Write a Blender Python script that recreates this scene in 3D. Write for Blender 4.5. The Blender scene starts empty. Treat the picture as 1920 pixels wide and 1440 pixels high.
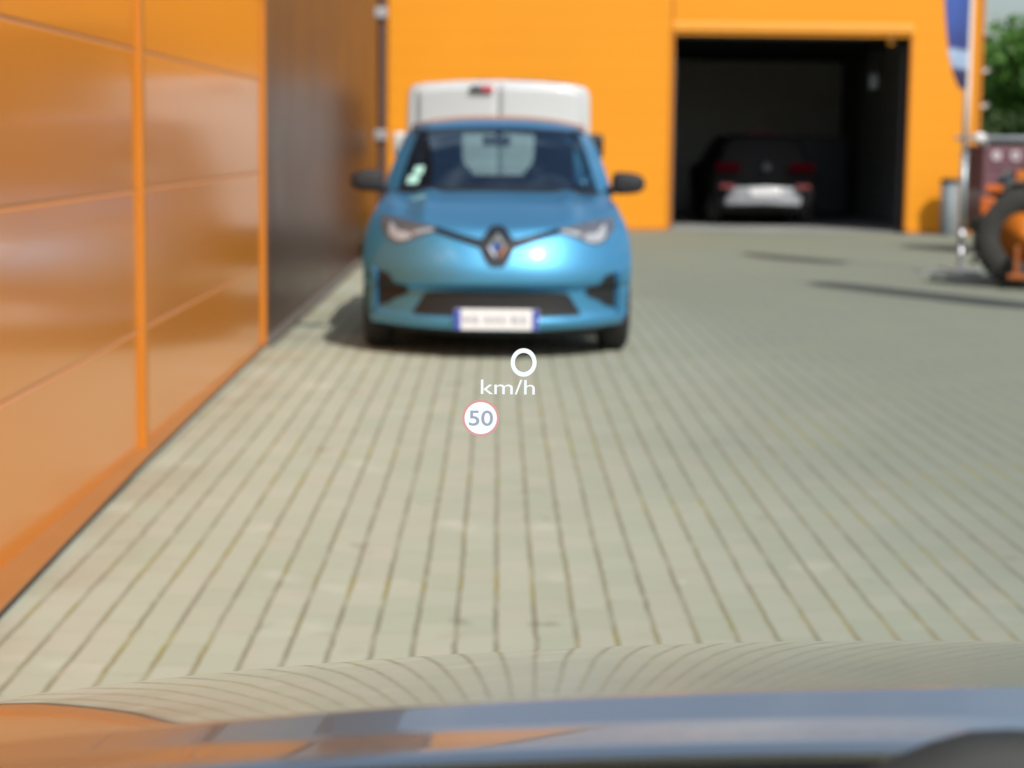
import bpy, bmesh, math, random
from mathutils import Vector, Matrix, noise as mnoise
R = math.radians
random.seed(7)
scene = bpy.context.scene
C = scene.collection

# ------------------------------------------------------------------ camera, world, sun, exposure
H = 1.38
yaw, pitch, roll = .0085, .1266, .012
f = Vector((math.sin(yaw)*math.cos(pitch), math.cos(yaw)*math.cos(pitch), -math.sin(pitch)))
r = Vector((math.cos(yaw), -math.sin(yaw), 0)); u = r.cross(f)
r2 = math.cos(roll)*r + math.sin(roll)*u; u2 = -math.sin(roll)*r + math.cos(roll)*u
cd = bpy.data.cameras.new('camera'); cam = bpy.data.objects.new('camera', cd); C.objects.link(cam)
cam.matrix_world = Matrix(((r2.x, u2.x, -f.x, 0), (r2.y, u2.y, -f.y, 0), (r2.z, u2.z, -f.z, H), (0, 0, 0, 1)))
cd.sensor_width = 36; cd.lens = 67.5; cd.clip_start = .05; cd.clip_end = 2000
cd.dof.use_dof = True; cd.dof.focus_distance = 2.4; cd.dof.aperture_fstop = 4.9
scene.camera = cam
SUN_AZ, SUN_EL = math.atan2(.49, -.87), R(48)
w = bpy.data.worlds.new('World'); scene.world = w; w.use_nodes = True
nt = w.node_tree; nt.nodes.clear()
def N(t, ty, **kw):
    n = t.nodes.new(ty)
    for k, v in kw.items(): setattr(n, k, v)
    return n
out = N(nt, 'ShaderNodeOutputWorld'); bg = N(nt, 'ShaderNodeBackground'); sky = N(nt, 'ShaderNodeTexSky')
sky.sky_type = 'NISHITA'; sky.sun_disc = False; sky.sun_elevation = SUN_EL; sky.sun_rotation = SUN_AZ
sky.air_density = 1.0; sky.dust_density = 2.4; sky.ozone_density = 1.0
bg.inputs['Strength'].default_value = .138
tc = N(nt, 'ShaderNodeTexCoord'); mp = N(nt, 'ShaderNodeMapping'); mp.inputs['Scale'].default_value = (1.6, 1.6, 4.2)
nz = N(nt, 'ShaderNodeTexNoise'); nz.inputs['Scale'].default_value = 1.7; nz.inputs['Detail'].default_value = 7; nz.inputs['Roughness'].default_value = .58
rp = N(nt, 'ShaderNodeMapRange', interpolation_type='SMOOTHSTEP'); rp.inputs['From Min'].default_value = .44; rp.inputs['From Max'].default_value = .70; rp.inputs['To Max'].default_value = .75
mx = N(nt, 'ShaderNodeMix', data_type='RGBA'); mx.inputs[7].default_value = (6.6, 7.2, 7.6, 1)
nt.links.new(tc.outputs['Generated'], mp.inputs['Vector']); nt.links.new(mp.outputs[0], nz.inputs['Vector'])
nt.links.new(nz.outputs['Fac'], rp.inputs['Value']); nt.links.new(rp.outputs[0], mx.inputs[0])
nt.links.new(sky.outputs[0], mx.inputs[6]); nt.links.new(mx.outputs[2], bg.inputs['Color']); nt.links.new(bg.outputs[0], out.inputs[0])
sd = bpy.data.lights.new('sun', 'SUN'); sd.energy = 4.2; sd.angle = R(.53); sd.color = (1, .955, .88)
so = bpy.data.objects.new('sun', sd); C.objects.link(so); so.location = (10, -15, 25)
sdir = Vector((math.sin(SUN_AZ)*math.cos(SUN_EL), math.cos(SUN_AZ)*math.cos(SUN_EL), math.sin(SUN_EL)))
so.rotation_euler = sdir.to_track_quat('Z', 'Y').to_euler()
scene.view_settings.view_transform = 'Standard'; scene.view_settings.look = 'None'
scene.view_settings.gamma = 1; scene.view_settings.exposure = -0.07; scene.view_settings.use_curve_mapping = False
scene.render.engine = 'CYCLES'
try:
    scene.cycles.use_denoising = True
    scene.cycles.max_bounces = 8; scene.cycles.transparent_max_bounces = 12
    scene.cycles.sample_clamp_indirect = 8
except Exception: pass

# ------------------------------------------------------------------ helpers
def mat(name, col, rough=.5, metal=0, coat=0, spec=.5, var=.08, vscale=3, bump=0, bscale=40, coat_rough=.03, rvar=.06):
    m = bpy.data.materials.new(name); m.use_nodes = True
    t = m.node_tree; b = t.nodes['Principled BSDF']
    b.inputs['Metallic'].default_value = metal; b.inputs['Coat Weight'].default_value = coat
    b.inputs['Coat Roughness'].default_value = coat_rough
    b.inputs['Specular IOR Level'].default_value = spec
    co = N(t, 'ShaderNodeTexCoord'); n = N(t, 'ShaderNodeTexNoise'); n.inputs['Scale'].default_value = vscale; n.inputs['Detail'].default_value = 5
    t.links.new(co.outputs['Object'], n.inputs['Vector'])
    mr = N(t, 'ShaderNodeMix', data_type='RGBA')
    mr.inputs[6].default_value = tuple(c*(1-var) for c in col)+(1,); mr.inputs[7].default_value = tuple(min(1, c*(1+var)) for c in col)+(1,)
    t.links.new(n.outputs['Fac'], mr.inputs[0]); t.links.new(mr.outputs[2], b.inputs['Base Color'])
    rr = N(t, 'ShaderNodeMapRange'); rr.inputs['To Min'].default_value = max(0, rough-rvar); rr.inputs['To Max'].default_value = min(1, rough+rvar)
    t.links.new(n.outputs['Fac'], rr.inputs['Value']); t.links.new(rr.outputs[0], b.inputs['Roughness'])
    if bump:
        n2 = N(t, 'ShaderNodeTexNoise'); n2.inputs['Scale'].default_value = bscale; n2.inputs['Detail'].default_value = 4
        t.links.new(co.outputs['Object'], n2.inputs['Vector'])
        bp = N(t, 'ShaderNodeBump'); bp.inputs['Strength'].default_value = bump; bp.inputs['Distance'].default_value = .01
        t.links.new(n2.outputs['Fac'], bp.inputs['Height']); t.links.new(bp.outputs[0], b.inputs['Normal'])
    return m
def emis(name, col, s):
    m = bpy.data.materials.new(name); m.use_nodes = True; t = m.node_tree; t.nodes.clear()
    o = N(t, 'ShaderNodeOutputMaterial'); e = N(t, 'ShaderNodeEmission'); e.inputs[0].default_value = col+(1,); e.inputs[1].default_value = s
    t.links.new(e.outputs[0], o.inputs[0]); return m
def glass(name, tint, ior=1.5, grough=0.0, gcol=(1, 1, 1)):
    m = bpy.data.materials.new(name); m.use_nodes = True; t = m.node_tree; t.nodes.clear()
    o = N(t, 'ShaderNodeOutputMaterial'); a = N(t, 'ShaderNodeBsdfTransparent'); g = N(t, 'ShaderNodeBsdfGlossy'); x = N(t, 'ShaderNodeMixShader'); fr = N(t, 'ShaderNodeFresnel')
    a.inputs[0].default_value = tint+(1,); g.inputs[0].default_value = gcol+(1,); g.inputs['Roughness'].default_value = grough; fr.inputs[0].default_value = ior
    t.links.new(fr.outputs[0], x.inputs[0]); t.links.new(a.outputs[0], x.inputs[1]); t.links.new(g.outputs[0], x.inputs[2]); t.links.new(x.outputs[0], o.inputs[0])
    return m
def obj(name, verts, faces, m, parent=None, smooth=False, recalc=True):
    me = bpy.data.meshes.new(name); me.from_pydata([tuple(v) for v in verts], [], faces); me.update()
    if recalc:
        bm = bmesh.new(); bm.from_mesh(me); bmesh.ops.recalc_face_normals(bm, faces=bm.faces); bm.to_mesh(me); bm.free()
    return fin(name, me, m, parent, smooth)
def fin(name, me, m, parent=None, smooth=False):
    ms = m if isinstance(m, (list, tuple)) else [m]
    for q in ms: me.materials.append(q)
    if smooth:
        for p in me.polygons: p.use_smooth = True
    o = bpy.data.objects.new(name, me); C.objects.link(o)
    if parent: o.parent = parent
    return o
def bobj(name, bm, m, parent=None, smooth=False):
    bmesh.ops.recalc_face_normals(bm, faces=bm.faces)
    me = bpy.data.meshes.new(name); bm.to_mesh(me); bm.free()
    return fin(name, me, m, parent, smooth)
def bx(bm, x0, x1, y0, y1, z0, z1, bev=0, seg=2, mi=0):
    t = bmesh.new(); bmesh.ops.create_cube(t, size=1)
    bmesh.ops.scale(t, vec=(x1-x0, y1-y0, z1-z0), verts=t.verts)
    if bev: bmesh.ops.bevel(t, geom=t.edges[:], offset=bev, segments=seg, profile=.6, affect='EDGES')
    bmesh.ops.translate(t, vec=((x0+x1)/2, (y0+y1)/2, (z0+z1)/2), verts=t.verts)
    for fc in t.faces: fc.material_index = mi
    me = bpy.data.meshes.new('t'); t.to_mesh(me); t.free(); bm.from_mesh(me); bpy.data.meshes.remove(me)
def tube(bm, pts, rad, n=10):
    pts = [Vector(p) for p in pts]; rings = []
    for i, p in enumerate(pts):
        d = (pts[min(i+1, len(pts)-1)]-pts[max(i-1, 0)]).normalized()
        a = d.orthogonal().normalized() if abs(d.z) < .9 else Vector((1, 0, 0)); a = (a-d*a.dot(d)).normalized(); b = d.cross(a)
        rr = rad[i] if isinstance(rad, (list, tuple)) else rad
        rings.append([bm.verts.new(p+rr*(math.cos(2*math.pi*k/n)*a+math.sin(2*math.pi*k/n)*b)) for k in range(n)])
    for i in range(len(rings)-1):
        for k in range(n): bm.faces.new((rings[i][k], rings[i][(k+1) % n], rings[i+1][(k+1) % n], rings[i+1][k]))
    bm.faces.new(rings[0]); bm.faces.new(rings[-1])
def lathe(bm, prof, M=None, n=32):
    """prof: (radius, height) pairs round the local X axis"""
    rings = []
    for (rr, h) in prof:
        ring = []
        for k in range(n):
            a = 2*math.pi*k/n; v = Vector((h, rr*math.cos(a), rr*math.sin(a)))
            ring.append(bm.verts.new(M @ v if M else v))
        rings.append(ring)
    for i in range(len(rings)-1):
        for k in range(n): bm.faces.new((rings[i][k], rings[i][(k+1) % n], rings[i+1][(k+1) % n], rings[i+1][k]))
    for e in (rings[0], rings[-1]):
        if prof[0][0] > 0: bm.faces.new(e)
def empty(name, loc, label, cat, group=None, rotz=0):
    o = bpy.data.objects.new(name, None); C.objects.link(o); o.location = loc; o.rotation_euler.z = rotz
    o.empty_display_size = .2
    return tag(o, label, cat, group)
def tag(o, label=None, cat=None, group=None, kind=None):
    if label: o['label'] = label
    if cat: o['category'] = cat
    if group: o['group'] = group
    if kind: o['kind'] = kind
    return o
def grid(name, fn, nu, nv, m, parent=None, smooth=True, keep=None):
    vs = [fn(i/nu, j/nv) for j in range(nv+1) for i in range(nu+1)]
    fs = []
    for j in range(nv):
        for i in range(nu):
            a = j*(nu+1)+i; q = (a, a+1, a+nu+2, a+nu+1)
            if keep:
                c = sum((Vector(vs[k]) for k in q), Vector())/4
                if not keep(c): continue
            fs.append(q)
    used = sorted({k for q in fs for k in q}); mp_ = {k: n for n, k in enumerate(used)}
    return obj(name, [vs[k] for k in used], [tuple(mp_[k] for k in q) for q in fs], m, parent, smooth)
def thick(o, t_):
    md = o.modifiers.new('thick', 'SOLIDIFY'); md.thickness = t_; md.offset = -1; return o
def cr(tab, t):
    """Catmull-Rom through rows of tuples; t in rows"""
    n = len(tab); i = max(0, min(n-2, int(t))); q = t-i
    p0, p1, p2, p3 = tab[max(0, i-1)], tab[i], tab[i+1], tab[min(n-1, i+2)]
    return tuple(.5*((2*b)+(-a+c)*q+(2*a-5*b+4*c-d)*q*q+(-a+3*b-3*c+d)*q**3) for a, b, c, d in zip(p0, p1, p2, p3))
def lin(tab, x):
    if x <= tab[0][0]: return tab[0][1]
    for (a, b), (c, d) in zip(tab, tab[1:]):
        if x <= c: return b+(d-b)*(x-a)/(c-a)
    return tab[-1][1]
def sms(a, b, x):
    t = max(0, min(1, (x-a)/(b-a))); return t*t*(3-2*t)
def text_obj(name, s, x0, x1, z0, z1, y, m, parent, th=.0006, bold=0):
    cu = bpy.data.curves.new(name, 'FONT'); cu.body = s; cu.extrude = .004; cu.offset = bold
    o = bpy.data.objects.new(name, cu); C.objects.link(o)
    bpy.context.view_layer.update()
    me = bpy.data.meshes.new_from_object(o.evaluated_get(bpy.context.evaluated_depsgraph_get()))
    bpy.data.objects.remove(o); bpy.data.curves.remove(cu)
    xs = [v.co.x for v in me.vertices]; ys = [v.co.y for v in me.vertices]; zs = [v.co.z for v in me.vertices]
    for v in me.vertices:
        c = v.co.copy()
        v.co = (x0+(c.x-min(xs))/(max(xs)-min(xs))*(x1-x0), y-(c.z-min(zs))/(max(zs)-min(zs))*th, z0+(c.y-min(ys))/(max(ys)-min(ys))*(z1-z0))
    me.name = name
    return fin(name, me, m, parent)
def ring_plate(bm, cx, cz, y0, y1, ro, ri, sx=1, sz=1, n=56):
    for (ra, rb, ya, yb) in ((ro, ri, y0, y0), (ro, ri, y1, y1), (ro, ro, y0, y1), (ri, ri, y0, y1)):
        if ra == 0 and rb == 0: continue
        A = [bm.verts.new((cx+ra*sx*math.cos(2*math.pi*k/n), ya, cz+ra*sz*math.sin(2*math.pi*k/n))) for k in range(n)]
        if rb == 0: bm.faces.new(A); continue
        B = [bm.verts.new((cx+rb*sx*math.cos(2*math.pi*k/n), yb, cz+rb*sz*math.sin(2*math.pi*k/n))) for k in range(n)]
        for k in range(n): bm.faces.new((A[k], A[(k+1) % n], B[(k+1) % n], B[k]))
    bmesh.ops.remove_doubles(bm, verts=bm.verts, dist=1e-6)

# ------------------------------------------------------------------ materials
def paving_material():
    m = bpy.data.materials.new('grey olive block paving'); m.use_nodes = True; t = m.node_tree; b = t.nodes['Principled BSDF']; L = t.links.new
    def M(op, a, bb=None, c=None):
        n = N(t, 'ShaderNodeMath', operation=op)
        for i, v in enumerate((a, bb, c)):
            if v is None: continue
            if isinstance(v, (int, float)): n.inputs[i].default_value = v
            else: L(v, n.inputs[i])
        return n.outputs[0]
    def noise(sc, det=4, vec=None, dim='3D'):
        n = N(t, 'ShaderNodeTexNoise'); n.inputs['Scale'].default_value = sc; n.inputs['Detail'].default_value = det
        L(vec or co.outputs['Object'], n.inputs['Vector']); return n.outputs['Fac']
    def rng(v, a, bb, c=0, d=1, kind='SMOOTHSTEP'):
        n = N(t, 'ShaderNodeMapRange', interpolation_type=kind)
        for k, q in zip(('From Min', 'From Max', 'To Min', 'To Max'), (a, bb, c, d)): n.inputs[k].default_value = q
        L(v, n.inputs['Value']); return n.outputs[0]
    def mixc(fac, c1, c2):
        n = N(t, 'ShaderNodeMix', data_type='RGBA')
        for i, v in ((0, fac), (6, c1), (7, c2)):
            if isinstance(v, tuple): n.inputs[i].default_value = v+(1,)
            elif isinstance(v, (int, float)): n.inputs[i].default_value = v
            else: L(v, n.inputs[i])
        return n.outputs[2]
    co = N(t, 'ShaderNodeTexCoord'); sp = N(t, 'ShaderNodeSeparateXYZ'); L(co.outputs['Object'], sp.inputs[0])
    wob = M('MULTIPLY', M('SUBTRACT', noise(11, 4), .5), .012)
    wob2 = M('MULTIPLY', M('SUBTRACT', noise(.7, 2), .5), .012)
    X = M('ADD', M('ADD', sp.outputs['X'], wob), wob2)
    U = M('DIVIDE', M('SUBTRACT', X, .007), .1126); col = M('FLOOR', U); fx = M('FRACT', U)
    wn0 = N(t, 'ShaderNodeTexWhiteNoise', noise_dimensions='1D'); L(col, wn0.inputs['W'])
    V = M('ADD', M('DIVIDE', M('ADD', sp.outputs['Y'], wob), .215), M('ADD', M('MULTIPLY', col, .5), M('MULTIPLY', wn0.outputs['Value'], .16)))
    row = M('FLOOR', V); fy = M('FRACT', V)
    dx = M('SUBTRACT', .5, M('ABSOLUTE', M('SUBTRACT', fx, .5)))
    dy = M('SUBTRACT', .5, M('ABSOLUTE', M('SUBTRACT', fy, .5)))
    jx = rng(dx, .045, .095, 1, 0); jy = rng(dy, .010, .022, 1, 0)
    cmb = N(t, 'ShaderNodeCombineXYZ'); L(col, cmb.inputs[0]); L(row, cmb.inputs[1])
    wn = N(t, 'ShaderNodeTexWhiteNoise', noise_dimensions='3D'); L(cmb.outputs[0], wn.inputs['Vector'])
    sc = N(t, 'ShaderNodeSeparateColor'); L(wn.outputs['Color'], sc.inputs[0])
    base = mixc(sc.outputs[0], (.322, .350, .268), (.372, .381, .306))
    base = mixc(M('MULTIPLY', sc.outputs[1], .35), base, (.355, .395, .303))
    base = mixc(M('MULTIPLY', rng(sc.outputs[2], .55, .95), .4), base, (.390, .368, .300))
    big = noise(.55, 5); base = mixc(rng(big, .45, .72, 0, .30), base, (.37, .365, .285))
    sp2 = noise(6, 6); base = mixc(rng(sp2, .58, .75, 0, .45), base, (.33, .31, .24))
    spk = noise(42, 3); base = mixc(rng(spk, .62, .78, 0, .35), base, (.27, .25, .20))
    lsp = noise(2.3, 5); base = mixc(rng(lsp, .60, .78, 0, .5), base, (.58, .56, .49))
    far_shade = M('ADD', M('ADD', sp.outputs['X'], M('MULTIPLY', M('SUBTRACT', sp.outputs['Y'], 6), .05)), M('MULTIPLY', M('SUBTRACT', noise(.33, 5), .5), 2.2))
    base = mixc(M('MULTIPLY', rng(far_shade, -.5, 2.6), .82), base, (.165, .190, .152))  # darkens far and right paving; grazing shade of the joints painted in
    moss = noise(1.6, 4)
    jc = mixc(rng(moss, .46, .66), (.235, .220, .165), (.270, .245, .085))
    jvar = rng(noise(4.5, 5), .30, .58, .5, 1)
    jf = M('MULTIPLY', jx, jvar); jf2 = M('MULTIPLY', jy, rng(noise(5, 3), .40, .65, .12, .62))
    fac = M('MAXIMUM', jf, jf2)
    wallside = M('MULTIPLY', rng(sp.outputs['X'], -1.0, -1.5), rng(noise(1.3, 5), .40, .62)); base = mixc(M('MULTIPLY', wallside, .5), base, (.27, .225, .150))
    dk = N(t, 'ShaderNodeMix', data_type='RGBA', blend_type='MULTIPLY'); dk.inputs[0].default_value = 1; L(base, dk.inputs[6]); dk.inputs[7].default_value = (.60, .585, .53, 1)
    jc = mixc(rng(moss, .40, .66, .25, .75), dk.outputs[2], jc)
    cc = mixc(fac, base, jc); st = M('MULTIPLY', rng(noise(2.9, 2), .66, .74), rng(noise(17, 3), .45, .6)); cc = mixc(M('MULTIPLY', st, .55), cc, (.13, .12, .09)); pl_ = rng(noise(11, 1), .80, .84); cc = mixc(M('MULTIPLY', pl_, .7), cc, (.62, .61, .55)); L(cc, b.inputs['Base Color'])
    b.inputs['Roughness'].default_value = .88; b.inputs['Specular IOR Level'].default_value = .25
    hgt = M('ADD', M('MULTIPLY', fac, -1), M('MULTIPLY', noise(60, 4), .25))
    bp = N(t, 'ShaderNodeBump'); bp.inputs['Strength'].default_value = .5; bp.inputs['Distance'].default_value = .006
    L(hgt, bp.inputs['Height']); L(bp.outputs[0], b.inputs['Normal'])
    return m
ORANGE_GLOSS = mat('orange lacquered panel', (.76, .25, .011), .28, .18, .45, .5, .05, 1.2, coat_rough=.12, rvar=.015)
ORANGE_TRIM = mat('orange trim', (.52, .185, .020), .5, 0, 0, .3, .04, 2)
BROWN = mat('dark brown lacquered panel', (.085, .046, .035), .36, 0, 0, .30, .1, 1.5)
KERB = mat('dusty kerb', (.13, .115, .095), .9, var=.25, vscale=4, bump=.3)
DARK = mat('dark rubber and gap shade', (.018, .018, .02), .7, var=.2)
BLACK = mat('black plastic', (.012, .012, .013), .45, var=.15)
TYRE = mat('tyre rubber', (.022, .022, .023), .8, var=.25, vscale=12, bump=.2)
STEEL = mat('brushed steel', (.5, .51, .53), .35, 1, var=.1)
ALU = mat('grey metal', (.33, .36, .38), .45, .5, var=.12)
PALE = mat('pale plastic', (.75, .74, .72), .5, var=.05)
WHITE = mat('white van paint', (.56, .58, .59), .34, 0, .6, .5, .03, 1.5)
CHROME = mat('chrome', (.85, .85, .86), .12, 1, var=.03)
GROOVE = mat('seam filler', (.62, .27, .10), .55)

def orange_facade():
    m = mat('matt orange facade sheet', (.80, .305, .014), .5, 0, 0, .3, .06, .6, rvar=.04)
    t = m.node_tree; b = t.nodes['Principled BSDF']
    co = N(t, 'ShaderNodeTexCoord'); sp = N(t, 'ShaderNodeSeparateXYZ'); t.links.new(co.outputs['Object'], sp.inputs[0])
    a = N(t, 'ShaderNodeMath', operation='DIVIDE'); a.inputs[1].default_value = .30; t.links.new(sp.outputs['Z'], a.inputs[0])
    fr = N(t, 'ShaderNodeMath', operation='FRACT'); t.links.new(a.outputs[0], fr.inputs[0])
    mr = N(t, 'ShaderNodeMapRange', interpolation_type='SMOOTHSTEP'); mr.inputs['From Min'].default_value = 0; mr.inputs['From Max'].default_value = .10; t.links.new(fr.outputs[0], mr.inputs['Value'])
    bp = N(t, 'ShaderNodeBump'); bp.inputs['Strength'].default_value = .25; bp.inputs['Distance'].default_value = .01
    t.links.new(mr.outputs[0], bp.inputs['Height']); t.links.new(bp.outputs[0], b.inputs['Normal'])
    return m
FACADE = orange_facade(); SLIP = mat('orange sill trim', (.34, .145, .038), .5)

# ------------------------------------------------------------------ ground
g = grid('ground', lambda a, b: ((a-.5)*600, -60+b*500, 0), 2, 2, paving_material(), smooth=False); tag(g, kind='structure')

# ------------------------------------------------------------------ showroom building on the left
WX = -1.53
show = empty('showroom_building', (WX, 4, 0), 'long left building with glossy orange panels and a dark brown far end', 'building')
def child(o, p):
    o.parent = p; o.matrix_parent_inverse = Matrix.Translation(-Vector(p.location)); return o
zs_ = [.02, .55, 1.15, 1.735, 2.33]
bm = bmesh.new()
ys_ = [-13.2, -8.9, -4.6, -.35, 3.95, 8.25, 12.55]
for ya, yb in zip(ys_, ys_[1:]):
    for za, zb in zip(zs_, zs_[1:]):
        bx(bm, WX-.05, WX, ya+.004, yb-.004, za+.007, zb-.007, .003, 2)
child(bobj('orange_wall', bm, ORANGE_GLOSS), show)
bm = bmesh.new(); bx(bm, WX-.3, WX-.004, -13.2, 12.55, 0.03, 2.33); child(bobj('backing_wall', bm, GROOVE), show)
for yv in ys_[1:]:
    bm = bmesh.new(); bx(bm, WX-.06, WX+.022, yv-.04, yv+.04, .03, 2.345, .008); child(bobj('cover_strip', bm, ORANGE_TRIM), show)
bm = bmesh.new(); secs_ = []
for yy, pj in ((-13.2, .145), (3.0, .145), (5.3, .122), (7.8, .062), (10, .035), (12.5, .016)):
    secs_.append([bm.verts.new((WX+a, yy, z)) for a, z in ((-.02, .040), (.004, .040), (pj-.006, .030), (pj, .026), (pj-.002, .020), (-.02, .020))])
for A, B in zip(secs_, secs_[1:]):
    for k in range(6): bm.faces.new((A[k], A[(k+1) % 6], B[(k+1) % 6], B[k]))
bm.faces.new(secs_[0]); bm.faces.new(secs_[-1]); child(bobj('base_flashing', bm, SLIP), show)
bm = bmesh.new(); secs_ = []
for yy, pj in ((-13.2, .143), (3.0, .143), (5.3, .120), (7.8, .060), (10, .033), (12.5, .012)):
    secs_.append([bm.verts.new((WX+a, yy, z)) for a, z in ((-.004, .018), (pj, .018), (pj, .001), (-.004, .001))])
for A, B in zip(secs_, secs_[1:]):
    for k in range(4): bm.faces.new((A[k], A[(k+1) % 4], B[(k+1) % 4], B[k]))
bm.faces.new(secs_[0]); bm.faces.new(secs_[-1]); child(bobj('base_shadow_gap', bm, DARK), show)  # dark strip stands in for the shadow gap under the flashing
bm = bmesh.new(); bx(bm, WX-.06, WX-.008, -13.2, 12.6, 0, .026); child(bobj('plinth', bm, DARK), show)
bm = bmesh.new()
for ya, yb in zip([12.6, 16.0, 20.0, 24.0], [16.0, 20.0, 24.0]):
    bx(bm, WX-.2, WX-.012, ya+.003, yb-.003, .05, 5.3, .004)
child(bobj('dark_wall', bm, BROWN), show)
bm = bmesh.new(); bx(bm, WX-.4, WX-.17, 12.6, 29.9, .05, 5.3); child(bobj('recessed_wall', bm, BROWN), show)
bm = bmesh.new(); bx(bm, WX-.1, WX+.05, 12.62, 29.9, 0, .05, .01); child(bobj('kerb', bm, KERB), show)
bm = bmesh.new(); bx(bm, -14, WX-.3, -13.2, 29.9, 2.9, 3.1); child(bobj('roof', bm, KERB), show)
bm = bmesh.new(); bx(bm, WX-.35, WX+.05, -13.3, 12.6, 2.35, 3.35, .01); child(bobj('parapet_cap', bm, mat('grey fascia', (.36, .36, .36), .5, .2)), show)
bm = bmesh.new(); tube(bm, [(WX-.06, 26.3, 0.02), (WX-.06, 26.3, 5.2)], .055, 14)
dp = child(bobj('downpipe', bm, mat('brown pipe', (.10, .055, .045), .5)), show)
PB = mat('galvanised clip', (.55, .56, .58), .4, .6)
for zz in (1.42, 3.05, 4.5):
    bm = bmesh.new(); bx(bm, WX-.15, WX+.015, 26.2, 26.235, zz-.07, zz+.07, .012)
    o = bobj('pipe_clip', bm, PB); o.parent = dp
# ------------------------------------------------------------------ workshop hall at the far end
hall = empty('workshop_hall', (3, 30, 0), 'bright matt orange workshop hall at the far end with a dark open garage doorway', 'building')
DX0, DX1, DZ = 2.70, 6.335, 3.02
bm = bmesh.new()
bx(bm, -1.9, DX0, 30, 30.22, 0.05, 6.2); bx(bm, DX1, 7.45, 30, 30.22, 0.05, 6.2); bx(bm, DX0, DX1, 30, 30.22, DZ, 6.2)
child(bobj('facade_wall', bm, FACADE), hall)
for xa, xb in ((-1.9, DX0-.052), (DX1+.052, 7.45)):
    bm = bmesh.new(); bx(bm, xa, xb, 29.985, 30.2, 0, .05); child(bobj('plinth', bm, ORANGE_TRIM), hall)
bm = bmesh.new(); bx(bm, DX0-.05, DX1+.05, 29.965, 30.1, DZ+.05, DZ+.19, .025); child(bobj('door_hood', bm, mat('light orange trim', (.83, .34, .035), .45)), hall)
for xa in (DX0-.05, DX1):
    bm = bmesh.new(); bx(bm, xa, xa+.05, 29.975, 30.25, 0.052, DZ+.048, .006); child(bobj('door_jamb', bm, ORANGE_TRIM), hall)
bm = bmesh.new(); bx(bm, 2.655, 2.685, 29.985, 30.05, DZ+.21, 6.15, .004); child(bobj('cover_strip', bm, ORANGE_TRIM), hall)
bm = bmesh.new(); bx(bm, 7.40, 7.47, 29.98, 30.24, .05, 6.2, .008); child(bobj('corner_trim', bm, ORANGE_TRIM), hall)
INT = mat('dim grey interior wall', (.52, .54, .51), .9, var=.12); FLOORM = mat('oily concrete floor', (.30, .30, .29), .55, var=.3, vscale=1.5)
bm = bmesh.new(); bx(bm, -1.9, 7.4, 39.0, 39.2, 0, 6.2); bx(bm, -1.9, -1.7, 30.25, 39, 0, 6.2); bx(bm, 7.2, 7.4, 30.25, 39, 0, 6.2); child(bobj('interior_wall', bm, INT), hall)
bm = bmesh.new(); bx(bm, -1.7, 7.2, 30.23, 39, 0.0, .012); child(bobj('interior_floor', bm, FLOORM), hall)
bm = bmesh.new(); bx(bm, -1.9, 7.45, 30.22, 39.2, 6.2, 6.4); child(bobj('roof', bm, KERB), hall)
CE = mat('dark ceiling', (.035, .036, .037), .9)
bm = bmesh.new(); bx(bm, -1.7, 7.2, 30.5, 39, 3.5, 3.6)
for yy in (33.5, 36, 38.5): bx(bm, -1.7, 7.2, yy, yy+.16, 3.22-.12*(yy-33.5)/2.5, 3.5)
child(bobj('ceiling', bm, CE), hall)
bm = bmesh.new(); bx(bm, 6.62, 6.9, 37, 37.4, .012, 3.4, .01); child(bobj('pillar', bm, CE), hall)
bm = bmesh.new()
for k in range(5): bx(bm, DX0+.1, DX1-.1, 30.62+.5*k, 31.09+.5*k, 3.12, 3.16, .006)
child(bobj('raised_door', bm, mat('grey sectional door', (.25, .27, .28), .5)), hall)
for xa in (DX0+.03, DX1-.03):
    bm = bmesh.new(); tube(bm, [(xa, 30.3, .02), (xa, 30.3, 2.8), (xa, 30.55, 3.08), (xa, 33.2, 3.12)], .025, 8); child(bobj('door_track', bm, mat('dark track', (.10, .10, .11), .5, .5)), hall)
for zz in (2.52, 1.98, 1.5):
    bm = bmesh.new(); tube(bm, [(7.47, 30.1, zz), (7.56, 30.1, zz), (7.60, 30.1, zz+.04)], [.02, .035, .05], 10); child(bobj('wall_light', bm, PALE), hall)
# beacon lamp over the door
be = empty('warning_beacon', (6.06, 30.14, 2.90), 'small amber warning beacon under the top right corner of the garage doorway', 'beacon')
bm = bmesh.new(); tube(bm, [(0, 0, .0), (0, 0, .02), (0, 0, .09), (0, 0, .10)], [.05, .055, .055, .03], 14); bobj('lamp_dome', bm, mat('amber plastic', (.75, .33, .03), .3), be)
bm = bmesh.new(); bx(bm, -.03, .03, -.02, .09, .102, .118); bobj('bracket', bm, STEEL, be)
cb = empty('control_box', (5.93, 30.75, 2.35), 'small grey door motor box on the right inside the dark garage', 'box')
bm = bmesh.new(); bx(bm, -.06, .06, -.05, .05, -.1, .12, .02); bobj('housing', bm, mat('dusty grey box', (.16, .17, .18), .7), cb)
bm = bmesh.new(); tube(bm, [(.0, 0, .12), (.0, 0, .72)], .012, 8); bobj('rod', bm, BLACK, cb)

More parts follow.
